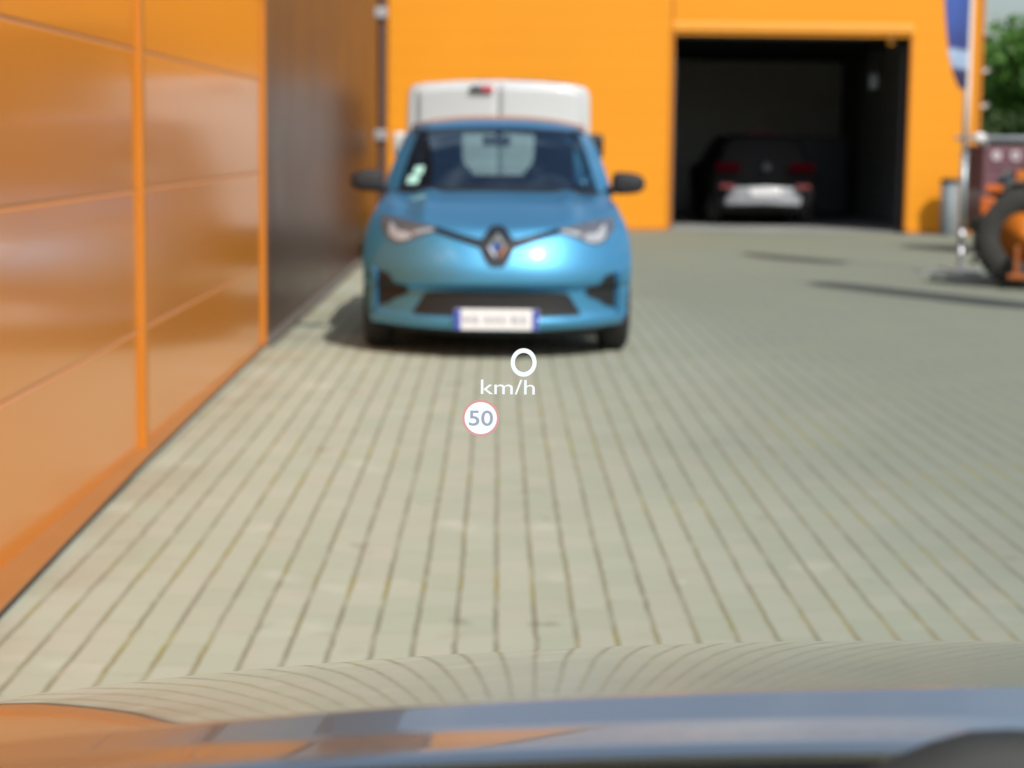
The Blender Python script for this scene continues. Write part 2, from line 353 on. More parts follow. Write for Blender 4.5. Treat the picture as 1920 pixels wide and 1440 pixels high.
# ------------------------------------------------------------------ generic wheel
def wheel(parent, cx, cy, cz, rad, wid, rimr, rim_mat, side, axis='X', lugs=0, name='wheel', tyre=None):
    """side: +1 outer face to +axis"""
    M0 = Matrix.Translation((cx, cy, cz)) @ (Matrix.Rotation(R(90), 4, 'Z') if axis == 'Y' else Matrix.Identity(4))
    h = wid/2
    bm = bmesh.new(); lathe(bm, [(rimr, -h*.8), (rimr+.02, -h), (rad-.05, -h*1.02), (rad-.015, -h*.85), (rad, -h*.6), (rad, h*.6), (rad-.015, h*.85), (rad-.05, h*1.02), (rimr+.02, h), (rimr, h*.8), (rimr-.01, 0), (rimr, -h*.8)], M0, 40)
    if lugs:
        for k in range(lugs):
            a = 2*math.pi*k/lugs
            for s in (-1, 1):
                t = bmesh.new(); bmesh.ops.create_cube(t, size=1); bmesh.ops.scale(t, vec=(h*.95, .05, .05), verts=t.verts)
                bmesh.ops.rotate(t, matrix=Matrix.Rotation(R(35)*s, 3, 'Z'), verts=t.verts)
                bmesh.ops.translate(t, vec=(s*h*.48, 0, rad), verts=t.verts)
                bmesh.ops.transform(t, matrix=M0 @ Matrix.Rotation(a+(math.pi/lugs if s > 0 else 0), 4, 'X'), verts=t.verts)
                me = bpy.data.meshes.new('t'); t.to_mesh(me); t.free(); bm.from_mesh(me); bpy.data.meshes.remove(me)
    o = bobj(name, bm, tyre or TYRE, parent, True)
    bm = bmesh.new(); s = side
    lathe(bm, [(rimr+.004, h*.85*s), (rimr-.02, h*.7*s), (rimr-.05, h*.3*s), (.075, h*.35*s), (.06, h*.62*s), (0.001, h*.66*s)], M0, 30)
    rm = bobj('rim', bm, rim_mat, o, True)
    return o

# ------------------------------------------------------------------ blue hatchback
BLUE = mat('celadon blue metallic paint', (.076, .335, .57), .47, .74, 1.0, .5, .04, 2, coat_rough=.10)
ZY = 12.0
car = empty('blue_hatchback', (0, ZY, 0), 'light blue electric hatchback facing the camera in front of the white van', 'car')
rows = [  # z, y, half width, sweep, edge rise
 (.172, .10, .80, .38, .030), (.182, .04, .81, .38, .022), (.212, .012, .82, .39, .02), (.258, .014, .84, .41, .01), (.276, .052, .845, .40, .006),
 (.415, .060, .855, .40, .0), (.442, .044, .860, .43, .0), (.472, .004, .866, .455, 0), (.50, -.006, .868, .46, 0), (.57, .0, .870, .46, 0), (.65, .030, .868, .46, .0), (.73, .075, .858, .46, .015),
 (.79, .120, .842, .46, .03), (.83, .175, .822, .47, .045), (.875, .33, .806, .40, .035), (.935, .58, .795, .26, .01), (.985, .83, .775, .17, -.01), (1.035, 1.12, .748, .13, -.02)]
NR = len(rows)-1
def front(v, t):
    z, y, w_, s, e = cr(rows, v); a = abs(t)
    x = w_*t; q = sms(12.6, 14.2, v); z += q*(.016*math.exp(-((abs(x)-.47)/.06)**2)-.010*math.exp(-((abs(x)-.60)/.07)**2))
    return Vector((x, y+s*a**2.6, z+e*a**1.6))
def vsolve(x, z):
    lo, hi = 1.0, float(NR)
    for _ in range(30):
        m_ = (lo+hi)/2; wv = cr(rows, m_)[2]
        if front(m_, max(-1, min(1, x/wv))).z < z: lo = m_
        else: hi = m_
    return (lo+hi)/2
def surf(x, z):
    v = vsolve(x, z); return front(v, max(-1, min(1, x/cr(rows, v)[2])))
def snorm(x, z):
    e = .008; a = surf(x+e, z)-surf(x-e, z); b = surf(x, z+e)-surf(x, z-e)
    n = a.cross(b).normalized()
    return n if n.y < 0 else -n
zV = lambda x: lin([(0, .83), (.09, .765), (.39, .815), (.62, .85), (.76, .86), (.9, .88)], abs(x))
def fpart(upper):
    return lambda c: ((c.z > zV(c.x) and c.y > .1) == upper)
grid('front_bumper', lambda a, b: front(b*NR, 2*a-1), 72, 96, BLUE, car, True, fpart(False))
grid('bonnet', lambda a, b: front(b*NR, 2*a-1), 72, 96, BLUE, car, True, fpart(True))
def patch(name, prof, m, off=.004, back=.02, parent=car, nx=18, nz_=6, mirror=False):
    """prof: (x, z_low, z_high) along x; a thick plate following the nose of the car"""
    P = sorted([(-a, b, c) for a, b, c in prof] if mirror else prof)
    x0, x1 = P[0][0], P[-1][0]; F, B = [], []
    for i in range(nx+1):
        x = x0+(x1-x0)*i/nx; zl = lin([(p[0], p[1]) for p in P], x); zh = lin([(p[0], p[2]) for p in P], x)
        for j in range(nz_+1):
            z = zl+(zh-zl)*j/nz_; s = surf(x, z); n = snorm(x, z); F.append(s+n*off); B.append(s-n*back)
    k = nz_+1; nF = len(F); fs = []
    for i in range(nx):
        for j in range(nz_):
            a = i*k+j; fs.append((a, a+1, a+k+1, a+k)); fs.append((nF+a, nF+a+k, nF+a+k+1, nF+a+1))
    for i in range(nx):
        for j in (0, nz_): a = i*k+j; fs.append((a, a+k, nF+a+k, nF+a))
    for i in (0, nx):
        for j in range(nz_): a = i*k+j; fs.append((a, nF+a, nF+a+1, a+1))
    return obj(name, F+B, fs, m, parent, False)
GRILLE = mat('black grille mesh', (.010, .011, .012), .5, bump=.5, bscale=120)
LAMP = mat('headlight housing', (.16, .17, .19), .25, .5, 1, var=.3, vscale=14)
LED = mat('clear lamp lens', (.36, .38, .41), .35, .1, .3, var=.45, vscale=25)
TEAL = mat('gloss black trim', (.008, .008, .009), .15, 0, 1)
patch('lower_grille', [(-.535, .278, .285), (-.45, .272, .418), (-.3, .27, .428), (.3, .27, .428), (.45, .272, .418), (.535, .278, .285)], GRILLE, .004, nx=40)
for s in (False, True):
    fg = patch('fog_recess', [(.565, .405, .44), (.60, .385, .46), (.655, .365, .468), (.69, .335, .525), (.762, .312, .545)], GRILLE, .004, mirror=s)
    patch('bumper_blade', [(.772, .30, .54), (.802, .285, .56)], BLUE, .022, mirror=s, nx=4, nz_=10)
    hl = patch('headlight', [(.385, .795, .822), (.46, .775, .836), (.54, .745, .85), (.60, .722, .86), (.65, .72, .868), (.70, .745, .875), (.755, .815, .88)], LAMP, .006, mirror=s, nx=24)
    patch('lamp_lens', [(.545, .757, .775), (.58, .732, .785), (.63, .730, .79), (.675, .75, .835), (.69, .775, .845)], LED, .012, parent=hl, mirror=s)
    patch('lamp_lens', [(.41, .797, .815), (.50, .777, .80), (.53, .77, .785)], LED, .010, parent=hl, mirror=s)
    patch('grille_strip', [(.08, .69, .758), (.12, .705, .757), (.20, .731, .774), (.39, .790, .824)], TEAL, .007, mirror=s, nx=14)
em = patch('badge_housing', [(-.108, .70, .735), (-.085, .645, .775), (-.055, .60, .815), (-.03, .588, .832), (.03, .588, .832), (.055, .60, .815), (.085, .645, .775), (.108, .70, .735)], TEAL, .010, nx=20, nz_=8)
bm = bmesh.new()   # diamond badge: a bevelled rhombus ring
yb_ = surf(0, .70).y
def rh(a, b, y): return [bm.verts.new((px, yb_+y, .71+pz)) for px, pz in ((0, b), (a, 0), (0, -b), (-a, 0))]
o1, o2, i2, i1 = rh(.072, .098, -.012), rh(.060, .084, -.038), rh(.040, .056, -.030), rh(.032, .046, -.012)
for A, B in ((o1, o2), (o2, i2), (i2, i1)):
    for k in range(4): bm.faces.new((A[k], A[(k+1) % 4], B[(k+1) % 4], B[k]))
bobj('diamond_badge', bm, CHROME, em)
bm = bmesh.new(); rh(.034, .048, -.0135); bm.verts.ensure_lookup_table(); bm.faces.new(bm.verts[:]); ext = bmesh.ops.extrude_face_region(bm, geom=bm.faces[:]); bmesh.ops.translate(bm, vec=(0, .01, 0), verts=[v for v in ext['geom'] if isinstance(v, bmesh.types.BMVert)])
bobj('badge_centre', bm, mat('blue badge enamel', (.05, .12, .42), .2, 0, 1), em)
# number plate
pl = None
bm = bmesh.new(); bx(bm, -.265, .265, -.022, -.010, .195, .325, .004); pl = bobj('number_plate', bm, mat('white plate', (.78, .79, .80), .35, var=.02), car)
for xa in (-.265, .222):
    bm = bmesh.new(); bx(bm, xa+.002, xa+.041, -.0245, -.0215, .197, .323, .001); bobj('blue_band', bm, mat('plate blue', (.035, .07, .42), .4), pl)
bm = bmesh.new()
xk = -.205
for wd, hh in ((.035, .5), (.04, .75), (.012, .1), (.03, .72), (.03, .6), (.03, .75), (.012, .1), (.04, .7), (.035, .75)):
    for q in range(3 if hh > .2 else 1):
        zz = .26+(q-1)*.027*hh; bx(bm, xk+(.006 if q == 1 else 0), xk+wd-(.012 if q == 2 else 0), -.0235, -.0225, zz-.006, zz+.006)
    bx(bm, xk, xk+.008, -.0236, -.0226, .26-.035*hh, .26+.035*hh)
    xk += wd+.016
bobj('plate_smudges', bm, mat('plate grey', (.30, .31, .36), .5), pl)
# sides
YE = 3.92
sh = [(front(v, 1)) for v in [13+4*i/20 for i in range(21)]]
def shoulder(y):
    if y <= sh[-1].y:
        for a, b in zip(sh, sh[1:]):
            if y <= b.y: q = max(0, (y-a.y)/(b.y-a.y+1e-9)); return a.lerp(b, q)
    q = (y-sh[-1].y)/(YE-sh[-1].y)
    return Vector((sh[-1].x+.03*math.sin(min(1, q*1.6)*math.pi/2)-.10*max(0, q-.7)/.3, y, sh[-1].z+.03*q))
def side(sg):
    def fn(a, b):
        E = front(13*b, 1); y = E.y+(YE-E.y)*a**1.3; s_ = shoulder(y)
        bulge = .885-.055*(1-min(1, b/.3))**2
        k = sms(.55, 1.0, b); xs = bulge*(1-k)+s_.x*k
        tail = max(0, (y-3.3)/.65); xs -= .09*tail**2
        zs = .19+(s_.z-.19)*b
        q = sms(0, .28, a); x = E.x+(xs-E.x)*q; z = E.z+(zs-E.z)*q
        return Vector((sg*x, y, z))
    return fn
WF, WR_ = .80, 3.39
def arch(c): return all((c.y-wy)**2+(c.z-.31)**2 > .335**2 for wy in (WF, WR_))
for sg in (-1, 1):
    grid('side_panel', side(sg), 110, 44, BLUE, car, True, arch)
    for wy in (WF, WR_):
        bm = bmesh.new(); bx(bm, min(sg*.56, sg*.80), max(sg*.56, sg*.80), wy-.30, wy+.34, .24, .66); bobj('wheel_well', bm, DARK, car)
    for wy in (WF, WR_): wheel(car, sg*.775, wy, .312, .312, .195, .205, ALU, sg)
bm = bmesh.new(); bx(bm, -.56, .56, .62, 3.8, .13, .24, .02); bobj('underbody', bm, DARK, car)
thick(grid('front_valance', lambda a, b: front(0, .97*(2*a-1))+Vector((0, .16, .02-.07*b)), 30, 3, DARK, car), .02)
# glasshouse
WB = lambda t: Vector((.735*t, 1.12+.14*abs(t)**2.4, 1.036-.022*abs(t)**2))
WT = lambda t: Vector((.612*t, 1.87+.10*abs(t)**2.2, 1.462-.03*abs(t)**2))
WG = glass('windscreen glass', (.44, .56, .58), 2.5, gcol=(.70, .87, 1))
def wscreen(a, b):
    t = 2*a-1; p = WB(t).lerp(WT(t), b); n = Vector((0, -.45, .9)); return p+n*.035*math.sin(math.pi*b)*(1-.4*t*t)
ws = grid('windscreen', lambda a, b: wscreen(.035+.93*a, .03+.94*b), 24, 16, WG, car)
def strip(name, P, Q, m, parent=car, th=.03, n=14):
    """thick band between two edge curves"""
    vs, fs = [], []
    for i in range(n+1):
        a, b = P(i/n), Q(i/n); nn = Vector((0, -.3, .8)); vs += [a, b, b-nn*th, a-nn*th]
    for i in range(n):
        for k in range(4): a = 4*i; fs.append((a+k, a+(k+1) % 4, a+4+(k+1) % 4, a+4+k))
    fs += [(0, 1, 2, 3), (4*n, 4*n+3, 4*n+2, 4*n+1)]
    return obj(name, vs, fs, m, parent, False)
strip('scuttle', lambda q: WB(2*q-1)+Vector((0, -.03, -.003)), lambda q: wscreen(.035+.93*q, .04)+Vector((0, 0, .004)), BLACK)
strip('roof_header', lambda q: wscreen(.03+.94*q, .965)+Vector((0, 0, .003)), lambda q: WT(2*q-1)+Vector((0, .02, .006)), BLACK)
for sg in (-1, 1):
    strip('windscreen_pillar', lambda q: wscreen(.5+sg*.468, q)+Vector((0, 0, .004)), lambda q: WB(sg*1.0).lerp(WT(sg*1.0), q)+Vector((sg*(.058-.018*q), .10+.05*q, .0+.045*math.sin(math.pi*q))), BLUE)
roof_rows = [(1.455, 1.86, .615, .11, -.032), (1.508, 2.06, .632, .11, -.05), (1.543, 2.3, .638, .06, -.06), (1.556, 2.6, .632, 0, -.065), (1.530, 3.25, .605, 0, -.06), (1.49, 3.7, .56, -.03, -.05), (1.462, 3.86, .54, -.04, -.05)]
def roof(a, b):
    z, y, w_, s, e = cr(roof_rows, b*(len(roof_rows)-1)); t = 2*a-1
    return Vector((w_*t, y+s*abs(t)**2.2, z+e*abs(t)**2.6))
rf = thick(grid('roof', roof, 28, 30, BLUE, car), .03)
DG = glass('dark side glass', (.10, .12, .12), 1.5)
for sg in (-1, 1):
    def sw(a, b, sg=sg):
        y = 1.32+2.45*a; s_ = shoulder(y); top = roof(1.0, max(0, min(1, (y-2.0)/1.8)))
        ty = max(2.0, min(3.82, y*.72+1.05)); tp = Vector((roof(1.0, sms(1.9, 3.8, ty)).x, ty, roof(1.0, min(1, (ty-1.95)/1.9)).z))
        p = Vector((s_.x, y, s_.z)).lerp(tp, b); p.x += .03*math.sin(math.pi*b)
        return Vector((sg*p.x, p.y, p.z))
    grid('side_window', sw, 24, 8, DG, car)
    # door mirror
    bm = bmesh.new(); t = bmesh.new(); bmesh.ops.create_uvsphere(t, u_segments=20, v_segments=12, radius=1)
    for v in t.verts:
        c = v.co; q = [math.copysign(abs(w_)**.62, w_) for w_ in c]; k = .80+.20*(-c.x*sg); c.x, c.y, c.z = q[0]*.116, q[1]*.08, q[2]*.098*k*(1.0 if c.z > 0 else .88)
        if c.y < 0: c.y *= .9
    bmesh.ops.translate(t, vec=(sg*.90, 1.33, 1.085), verts=t.verts)
    me = bpy.data.meshes.new('t'); t.to_mesh(me); t.free(); bm.from_mesh(me); bpy.data.meshes.remove(me)
    tube(bm, [(sg*.72, 1.36, 1.01), (sg*.80, 1.345, 1.045), (sg*.84, 1.335, 1.06)], [.03, .028, .03], 10)
    bobj('door_mirror', bm, DARK, car, True)
# tail
def tail(a, b):
    t = 2*a-1; x = .80*t; y = 3.92+.13*(1-abs(t)**3)-.1*max(0, b-.6); z = .22+.83*b
    return Vector((x*(1-.1*b), y, z))
thick(grid('tailgate', tail, 20, 10, BLUE, car), -.02)
def rwin(a, b):  # rear glass with rounded lower corners
    t = 2*a-1; wv = .295-.10*(1-min(1, b/.45))**2; return Vector((wv*t, 4.0-.16*b, 1.10+.33*b))
grid('rear_window', rwin, 14, 10, glass('rear glass', (.74, .86, .84), 1.5), car)
def rsur(sg):
    def fn(a, b):
        p = rwin(1, b); q = Vector((.74-.2*b, 3.93-.10*b, 1.06+.40*b)); p.x *= 1; v = p.lerp(q, a); return Vector((sg*v.x, v.y, v.z))
    return fn
for sg in (-1, 1): thick(grid('rear_pillar', rsur(sg), 6, 10, BLUE, car), .02)
strip('rear_sill', lambda q: Vector((.74*(2*q-1), 3.95, 1.04)), lambda q: Vector((.70*(2*q-1), 3.99, 1.09)), BLUE)
for sg in (-1, 1):
    bm = bmesh.new(); bx(bm, min(sg*.55, sg*.74), max(sg*.55, sg*.74), 3.92, 4.0, .74, .92, .03); bobj('tail_light', bm, mat('red lamp', (.35, .02, .02), .2, 0, 1), car)
# interior
INTM = mat('dark cabin trim', (.012, .013, .015), .7)
bm = bmesh.new(); bx(bm, -.66, .66, 1.30, 1.75, .90, 1.012, .04); bx(bm, -.68, .68, 1.2, 1.3, .3, 1.0); bx(bm, -.68, .68, 1.3, 3.9, .28, .32); bobj('dashboard', bm, INTM, car)
for sg in (-1, 1):
    bm = bmesh.new(); bx(bm, sg*.37-.25, sg*.37+.25, 2.28, 2.42, .45, 1.06, .06); bx(bm, sg*.37-.25, sg*.37+.25, 1.85, 2.4, .32, .55, .05); bx(bm, sg*.425-.135, sg*.425+.135, 2.30, 2.40, 1.07, 1.36, .05); bobj('seat', bm, INTM, car)
bm = bmesh.new(); bx(bm, -.62, .62, 3.1, 3.25, .4, 1.085, .05); bobj('rear_bench', bm, INTM, car)
bm = bmesh.new(); bx(bm, -.62, .62, 2.0, 3.8, 1.44, 1.452); bobj('headliner', bm, INTM, car)
bm = bmesh.new(); bx(bm, -.118, .088, 1.89, 1.93, 1.335, 1.405, .018); bx(bm, -.02, .02, 1.86, 1.92, 1.40, 1.44); bobj('rear_view_mirror', bm, BLACK, car)
bm = bmesh.new(); M0 = Matrix.Translation((.37, 1.82, .96)) @ Matrix.Rotation(R(65), 4, 'Z')
Mw = Matrix.Translation((.37, 1.82, .96)) @ Matrix.Rotation(R(-25), 4, 'X') @ Matrix.Rotation(R(90), 4, 'Z')
lathe(bm, [(.165, -.012), (.185, -.014), (.187, .014), (.165, .012), (.165, -.012)], Mw, 32); bobj('steering_wheel', bm, mat('grey steering wheel', (.06, .065, .07), .5), car, True)
STK = mat('pale green sticker', (.42, .72, .62), .5)
def stick(a0, a1, b0, b1):
    o = grid('windscreen_sticker', lambda a, b: wscreen(a0+(a1-a0)*a, b0+(b1-b0)*b)+Vector((0, -.0035, .0035)), 2, 2, STK, car, False); return thick(o, .0015)
stick(.065, .118, .10, .21); stick(.085, .130, .225, .34)

# ------------------------------------------------------------------ white van
van = empty('white_van', (0, 20.3, 0), 'white panel van seen from behind, its rear doors showing above the blue hatchback', 'van')
half = [(.80, .28), (.93, .36), (.965, .75), (.968, 1.2), (.966, 1.55), (.958, 1.80), (.945, 1.885), (.905, 1.935), (.80, 1.957), (.45, 1.986), (0, 2.0)]
def vsec(y, inset=0, top=1.0, wsc=1.0, bow=0):
    prof = [(x, z) for x, z in half]; full = prof+[(-x, z) for x, z in prof[-2::-1]]
    res = []
    for x, z in full:
        zz = z if z < 1.0 else 1.0+(z-1.0)*top
        cx, cz = 0, 1.1; dx_, dz_ = x-cx, zz-cz; L_ = math.hypot(dx_, dz_); k = max(.0, (L_-inset)/L_)
        res.append(Vector((dx_*k*wsc, y+bow*(x/.95)**2, cz+dz_*k)))
    return res
secs = [vsec(.0, .055, bow=.09), vsec(.004, .03, bow=.09), vsec(.025, .008, bow=.09), vsec(.06, 0, bow=.09), vsec(.3), vsec(1.5), vsec(3.3), vsec(3.75, 0, .93, .97), vsec(4.15, 0, .45, .96), vsec(4.3, 0, .22, .95), vsec(4.9, .03, -.05, .9), vsec(5.0, .2, -.2, .8)]
vs = [v for s in secs for v in s]; n_ = len(secs[0]); fs = []
for i in range(len(secs)-1):
    for k in range(n_): fs.append((i*n_+k, i*n_+(k+1) % n_, (i+1)*n_+(k+1) % n_, (i+1)*n_+k))
nn = len(fs)
body = obj('body', vs, fs+[tuple(range(n_-1, -1, -1)), tuple(range((len(secs)-1)*n_, len(secs)*n_))], WHITE, van, True)
def vdoor(x0, x1):
    def fn(a, b):
        x = x0+(x1-x0)*a; zt = 1.945-.055*(x/.86)**4; z = .42+(zt-.42)*b
        ed = min(a, 1-a)*(x1-x0); rnd = .02*(1-sms(0, .05, ed))+.02*(1-sms(0, .04, (1-b)*1.5))
        return Vector((x, -.020+.09*(x/.95)**2+rnd+.02*math.sin(b*9)*.15, z))
    return fn
for (a, b) in ((-.862, -.003), (.003, .862)):
    d = thick(grid('rear_door', vdoor(a, b), 24, 40, WHITE, van), .03)
    for f_ in d.data.polygons: pass
bm = bmesh.new(); bx(bm, -.30, -.185, -.055, -.012, 1.872, 1.935, .008); bl0 = bobj('brake_light_housing', bm, mat('grey lamp end', (.06, .07, .07), .4), van)
bm = bmesh.new(); bx(bm, -.185, -.06, -.060, -.012, 1.872, 1.937, .008); bobj('brake_light', bm, mat('red brake lens', (.48, .03, .05), .25, 0, 1), van)
for sg in (-1, 1):
    bm = bmesh.new(); bx(bm, min(sg*.875, sg*.955), max(sg*.875, sg*.955), .02, .16, .62, 1.12, .03); bobj('tail_light', bm, mat('red tail lens', (.4, .02, .02), .2, 0, 1), van)
    bm = bmesh.new(); tube(bm, [(sg*.94, 3.5, 1.2), (sg*1.1, 3.5, 1.22)], .03, 8); bx(bm, min(sg*1.08, sg*1.29), max(sg*1.08, sg*1.29), 3.42, 3.54, 1.16, 1.46, .05); bobj('door_mirror', bm, BLACK if sg > 0 else PALE, van, True)
    for wy in (.95, 4.05): wheel(van, sg*.84, wy, .33, .33, .21, .21, ALU, sg)
bm = bmesh.new(); tube(bm, [(-.25, .5, 2.003), (.3, .5, 2.002), (.62, .5, 1.985), (.90, .5, 1.945)], .014, 8); bobj('roof_rail', bm, BLACK, van)
bm = bmesh.new(); bx(bm, -.92, .92, -.06, .1, .30, .42, .03); bobj('rear_bumper', bm, BLACK, van)
def vws(a, b):
    t = 2*a-1; return Vector((t*(.86-.06*b), 4.22-.42*b, 1.28+.56*b+.01))
thick(grid('windscreen', vws, 10, 8, DG, van), .01)

# ------------------------------------------------------------------ dark car in the garage
dc = empty('dark_car', (4.40, 31.75, .012), 'dark parked car seen from behind inside the open garage, only its rear bumper sunlit', 'car')
GREYP = mat('charcoal car paint', (.008, .008, .009), .6, 0, 0, .2)
SILV = mat('light grey bumper', (.38, .40, .43), .45, .2, .3)
hh = [(.62, .22), (.80, .30), (.86, .5), (.88, .75), (.86, .95), (.80, 1.02), (.66, 1.38), (.56, 1.48), (0, 1.53)]
def dsec(y, ins, top=1, bow=.0):
    fl = hh+[(-x, z) for x, z in hh[-2::-1]]; res = []
    for x, z in fl:
        zz = z if z < .95 else .95+(z-.95)*top; L_ = math.hypot(x, zz-.75) or 1; k = max(0, (L_-ins)/L_)
        res.append(Vector((x*k, y+bow*(x/.9)**2+max(0, z-.9)*.45*(1 if y < .5 else 0), .75+(zz-.75)*k)))
    return res
secs = [dsec(0, .10, 1, .12), dsec(.03, .04, 1, .12), dsec(.12, 0, 1, .10), dsec(.6, 0), dsec(2.2, 0), dsec(3.0, 0, .6), dsec(3.3, 0, .1), dsec(4.2, .05, 0), dsec(4.3, .2, 0)]
vs = [v for s in secs for v in s]; n_ = len(secs[0]); fs = []
for i in range(len(secs)-1):
    for k in range(n_): fs.append((i*n_+k, i*n_+(k+1) % n_, (i+1)*n_+(k+1) % n_, (i+1)*n_+k))
obj('body', vs, fs+[tuple(range(n_-1, -1, -1)), tuple(range((len(secs)-1)*n_, len(secs)*n_))], GREYP, dc, True)
def dbump(a, b):
    t = 2*a-1; return Vector((.70*t*(1-.12*b), -.075+.20*abs(t)**2.4+.05*abs(b-.5)**2, .36+.30*b-.03*abs(t)))
thick(grid('bumper', dbump, 20, 8, SILV, dc), .04)
bm = bmesh.new(); bx(bm, -.26, .26, -.097, -.08, .50, .61, .004); bobj('number_plate', bm, mat('white rear plate', (.75, .75, .76), .4), dc)
for sg in (-1, 1):
    bm = bmesh.new(); bx(bm, min(sg*.42, sg*.80), max(sg*.42, sg*.80), -.01, .16, .90, 1.03, .03); bobj('tail_light', bm, emis('lit tail lamp', (.55, .02, .05), .05), dc)
    bm = bmesh.new(); bx(bm, min(sg*.5, sg*.74), max(sg*.5, sg*.74), -.045, .05, .62, .68, .01); bobj('reflector', bm, mat('red reflector', (.20, .03, .035), .4), dc)
    for wy in (.75, 3.4): wheel(dc, sg*.76, wy, .31, .31, .2, .2, ALU, sg)
bm = bmesh.new(); bx(bm, -.22, .22, .52, .60, 1.50, 1.54, .01); bobj('brake_light', bm, mat('dim red strip', (.25, .01, .02), .4), dc)
bm = bmesh.new(); lathe(bm, [(.001, -.02), (.06, -.02), (.06, .03), (.001, .03)], Matrix.Translation((0.02, -.005, .97)) @ Matrix.Rotation(R(90), 4, 'Z'), 20); bobj('round_badge', bm, mat('dull badge', (.10, .11, .12), .5, .4), dc)
rk = empty('storage_shelf', (2.0, 37, .012), 'black storage shelf in the dark at the left inside the garage', 'shelf')
for k in range(4):
    bm = bmesh.new(); bx(bm, -.2, 1.3, -.3, .3, .3+.42*k, .34+.42*k); bobj('shelf_board', bm, DARK, rk)
for xx in (-.2, 1.26):
    for yy in (-.3, .26):
        bm = bmesh.new(); bx(bm, xx, xx+.04, yy, yy+.04, 0, 1.6); bobj('post', bm, BLACK, rk)
bm = bmesh.new()
for k in range(4):
    for q in range(3): bx(bm, -.12+.46*q, .26+.46*q, -.25, .2, .345+.42*k, .56+.42*k+.05*((q+k) % 2), .01)
bobj('stored_goods', bm, DARK, rk)
tcb = empty('tool_cabinet', (6.0, 36, .012), 'dark blue tool cabinet standing behind the dark car in the garage', 'cabinet')
bm = bmesh.new(); bx(bm, -.45, .45, -.3, .3, .08, 1.5, .02); bobj('carcass', bm, mat('very dark blue steel', (.012, .02, .03), .4), tcb)
for k in range(5):
    bm = bmesh.new(); bx(bm, -.42, .42, -.325, -.29, .12+.27*k, .36+.27*k, .008); bobj('drawer', bm, mat('dark steel drawer', (.015, .022, .032), .4), tcb)

# ------------------------------------------------------------------ beach flags
POLEW = mat('pale flag pole', (.72, .66, .62), .4); POLEG = mat('grey pole sleeve', (.36, .41, .42), .4, .5)
def flag_cloth():
    m = mat('blue printed flag cloth', (.10, .17, .50), .8, var=.1, vscale=2)
    t = m.node_tree; b = t.nodes['Principled BSDF']; src = b.inputs['Base Color'].links[0].from_socket
    co = N(t, 'ShaderNodeTexCoord'); sp = N(t, 'ShaderNodeSeparateXYZ'); t.links.new(co.outputs['Object'], sp.inputs[0])
    ramp = N(t, 'ShaderNodeValToRGB'); ramp.color_ramp.interpolation = 'EASE'
    mr = N(t, 'ShaderNodeMapRange'); mr.inputs['From Min'].default_value = 1.9; mr.inputs['From Max'].default_value = 3.1; t.links.new(sp.outputs['Z'], mr.inputs['Value'])
    e = ramp.color_ramp.elements; e[0].position = .0; e[0].color = (.60, .55, .62, 1); e[1].position = 1; e[1].color = (.08, .17, .54, 1)
    for p, c in ((.06, (.62, .58, .66, 1)), (.09, (.05, .045, .11, 1)), (.22, (.06, .055, .16, 1)), (.26, (.48, .60, .80, 1)), (.38, (.52, .66, .84, 1)), (.43, (.06, .09, .32, 1)), (.7, (.075, .14, .46, 1))):
        q = e.new(p); q.color = c
    t.links.new(mr.outputs[0], ramp.inputs[0]); t.links.new(ramp.outputs[0], b.inputs['Base Color'])
    tr = N(t, 'ShaderNodeBsdfTranslucent'); t.links.new(ramp.outputs[0], tr.inputs[0]); mxs = N(t, 'ShaderNodeMixShader'); mxs.inputs[0].default_value = .35
    o = [n for n in t.nodes if n.type == 'OUTPUT_MATERIAL'][0]; t.links.new(b.outputs[0], mxs.inputs[1]); t.links.new(tr.outputs[0], mxs.inputs[2]); t.links.new(mxs.outputs[0], o.inputs[0])
    return m
FLAGM = flag_cloth()
def beach_flag(loc, label, rot, hgt=4.3, z0=1.97):
    e = empty('beach_flag', loc, label, 'flag', 'beach flags on the yard', rot)
    bm = bmesh.new(); tube(bm, [(0, 0, .47), (0, 0, 1.27)], .036, 14); tube(bm, [(0, 0, 1.265), (0, 0, 1.29)], .042, 14); bobj('pole_sleeve', bm, POLEG, e, True)
    bm = bmesh.new(); tube(bm, [(0, 0, 1.29), (0, 0, 2.0), (0, 0, 3.0), (0, .0, hgt-.35), (-.08, 0, hgt-.12), (-.24, 0, hgt), (-.42, 0, hgt-.06)], [.034, .034, .03, .026, .02, .018, .014], 12); bobj('pole', bm, POLEW, e, True)
    bm = bmesh.new(); tube(bm, [(0, 0, .02), (0, 0, .30)], .028, 12); tube(bm, [(0, 0, .30), (0, 0, .47)], .04, 12); bobj('spindle', bm, STEEL, e, True)
    bm = bmesh.new()
    for a in (0, 90, 180, 270):
        t = bmesh.new(); bmesh.ops.create_cube(t, size=1); bmesh.ops.scale(t, vec=(.5, .06, .03), verts=t.verts); bmesh.ops.translate(t, vec=(.25, 0, .016), verts=t.verts); bmesh.ops.rotate(t, matrix=Matrix.Rotation(R(a+45), 3, 'Z'), verts=t.verts)
        me = bpy.data.meshes.new('t'); t.to_mesh(me); t.free(); bm.from_mesh(me); bpy.data.meshes.remove(me)
    lathe(bm, [(.001, .0), (.16, .0), (.16, .035), (.001, .035)], Matrix.Rotation(R(-90), 4, 'Y') @ Matrix.Translation((.002, 0, 0)), 24)
    bobj('base_plate', bm, ALU, e)
    def cl(a, b):
        z = z0+(hgt-.1-z0)*b; wv = lin([(0, .34), (.06, .50), (.15, .60), (.5, .62), (.85, .55), (1, .35)], b)
        return Vector((-.03-wv*a, .05*math.sin(a*5+b*6)*a, z))
    thick(grid('flag_cloth', cl, 12, 40, FLAGM, e), .004)
    return e
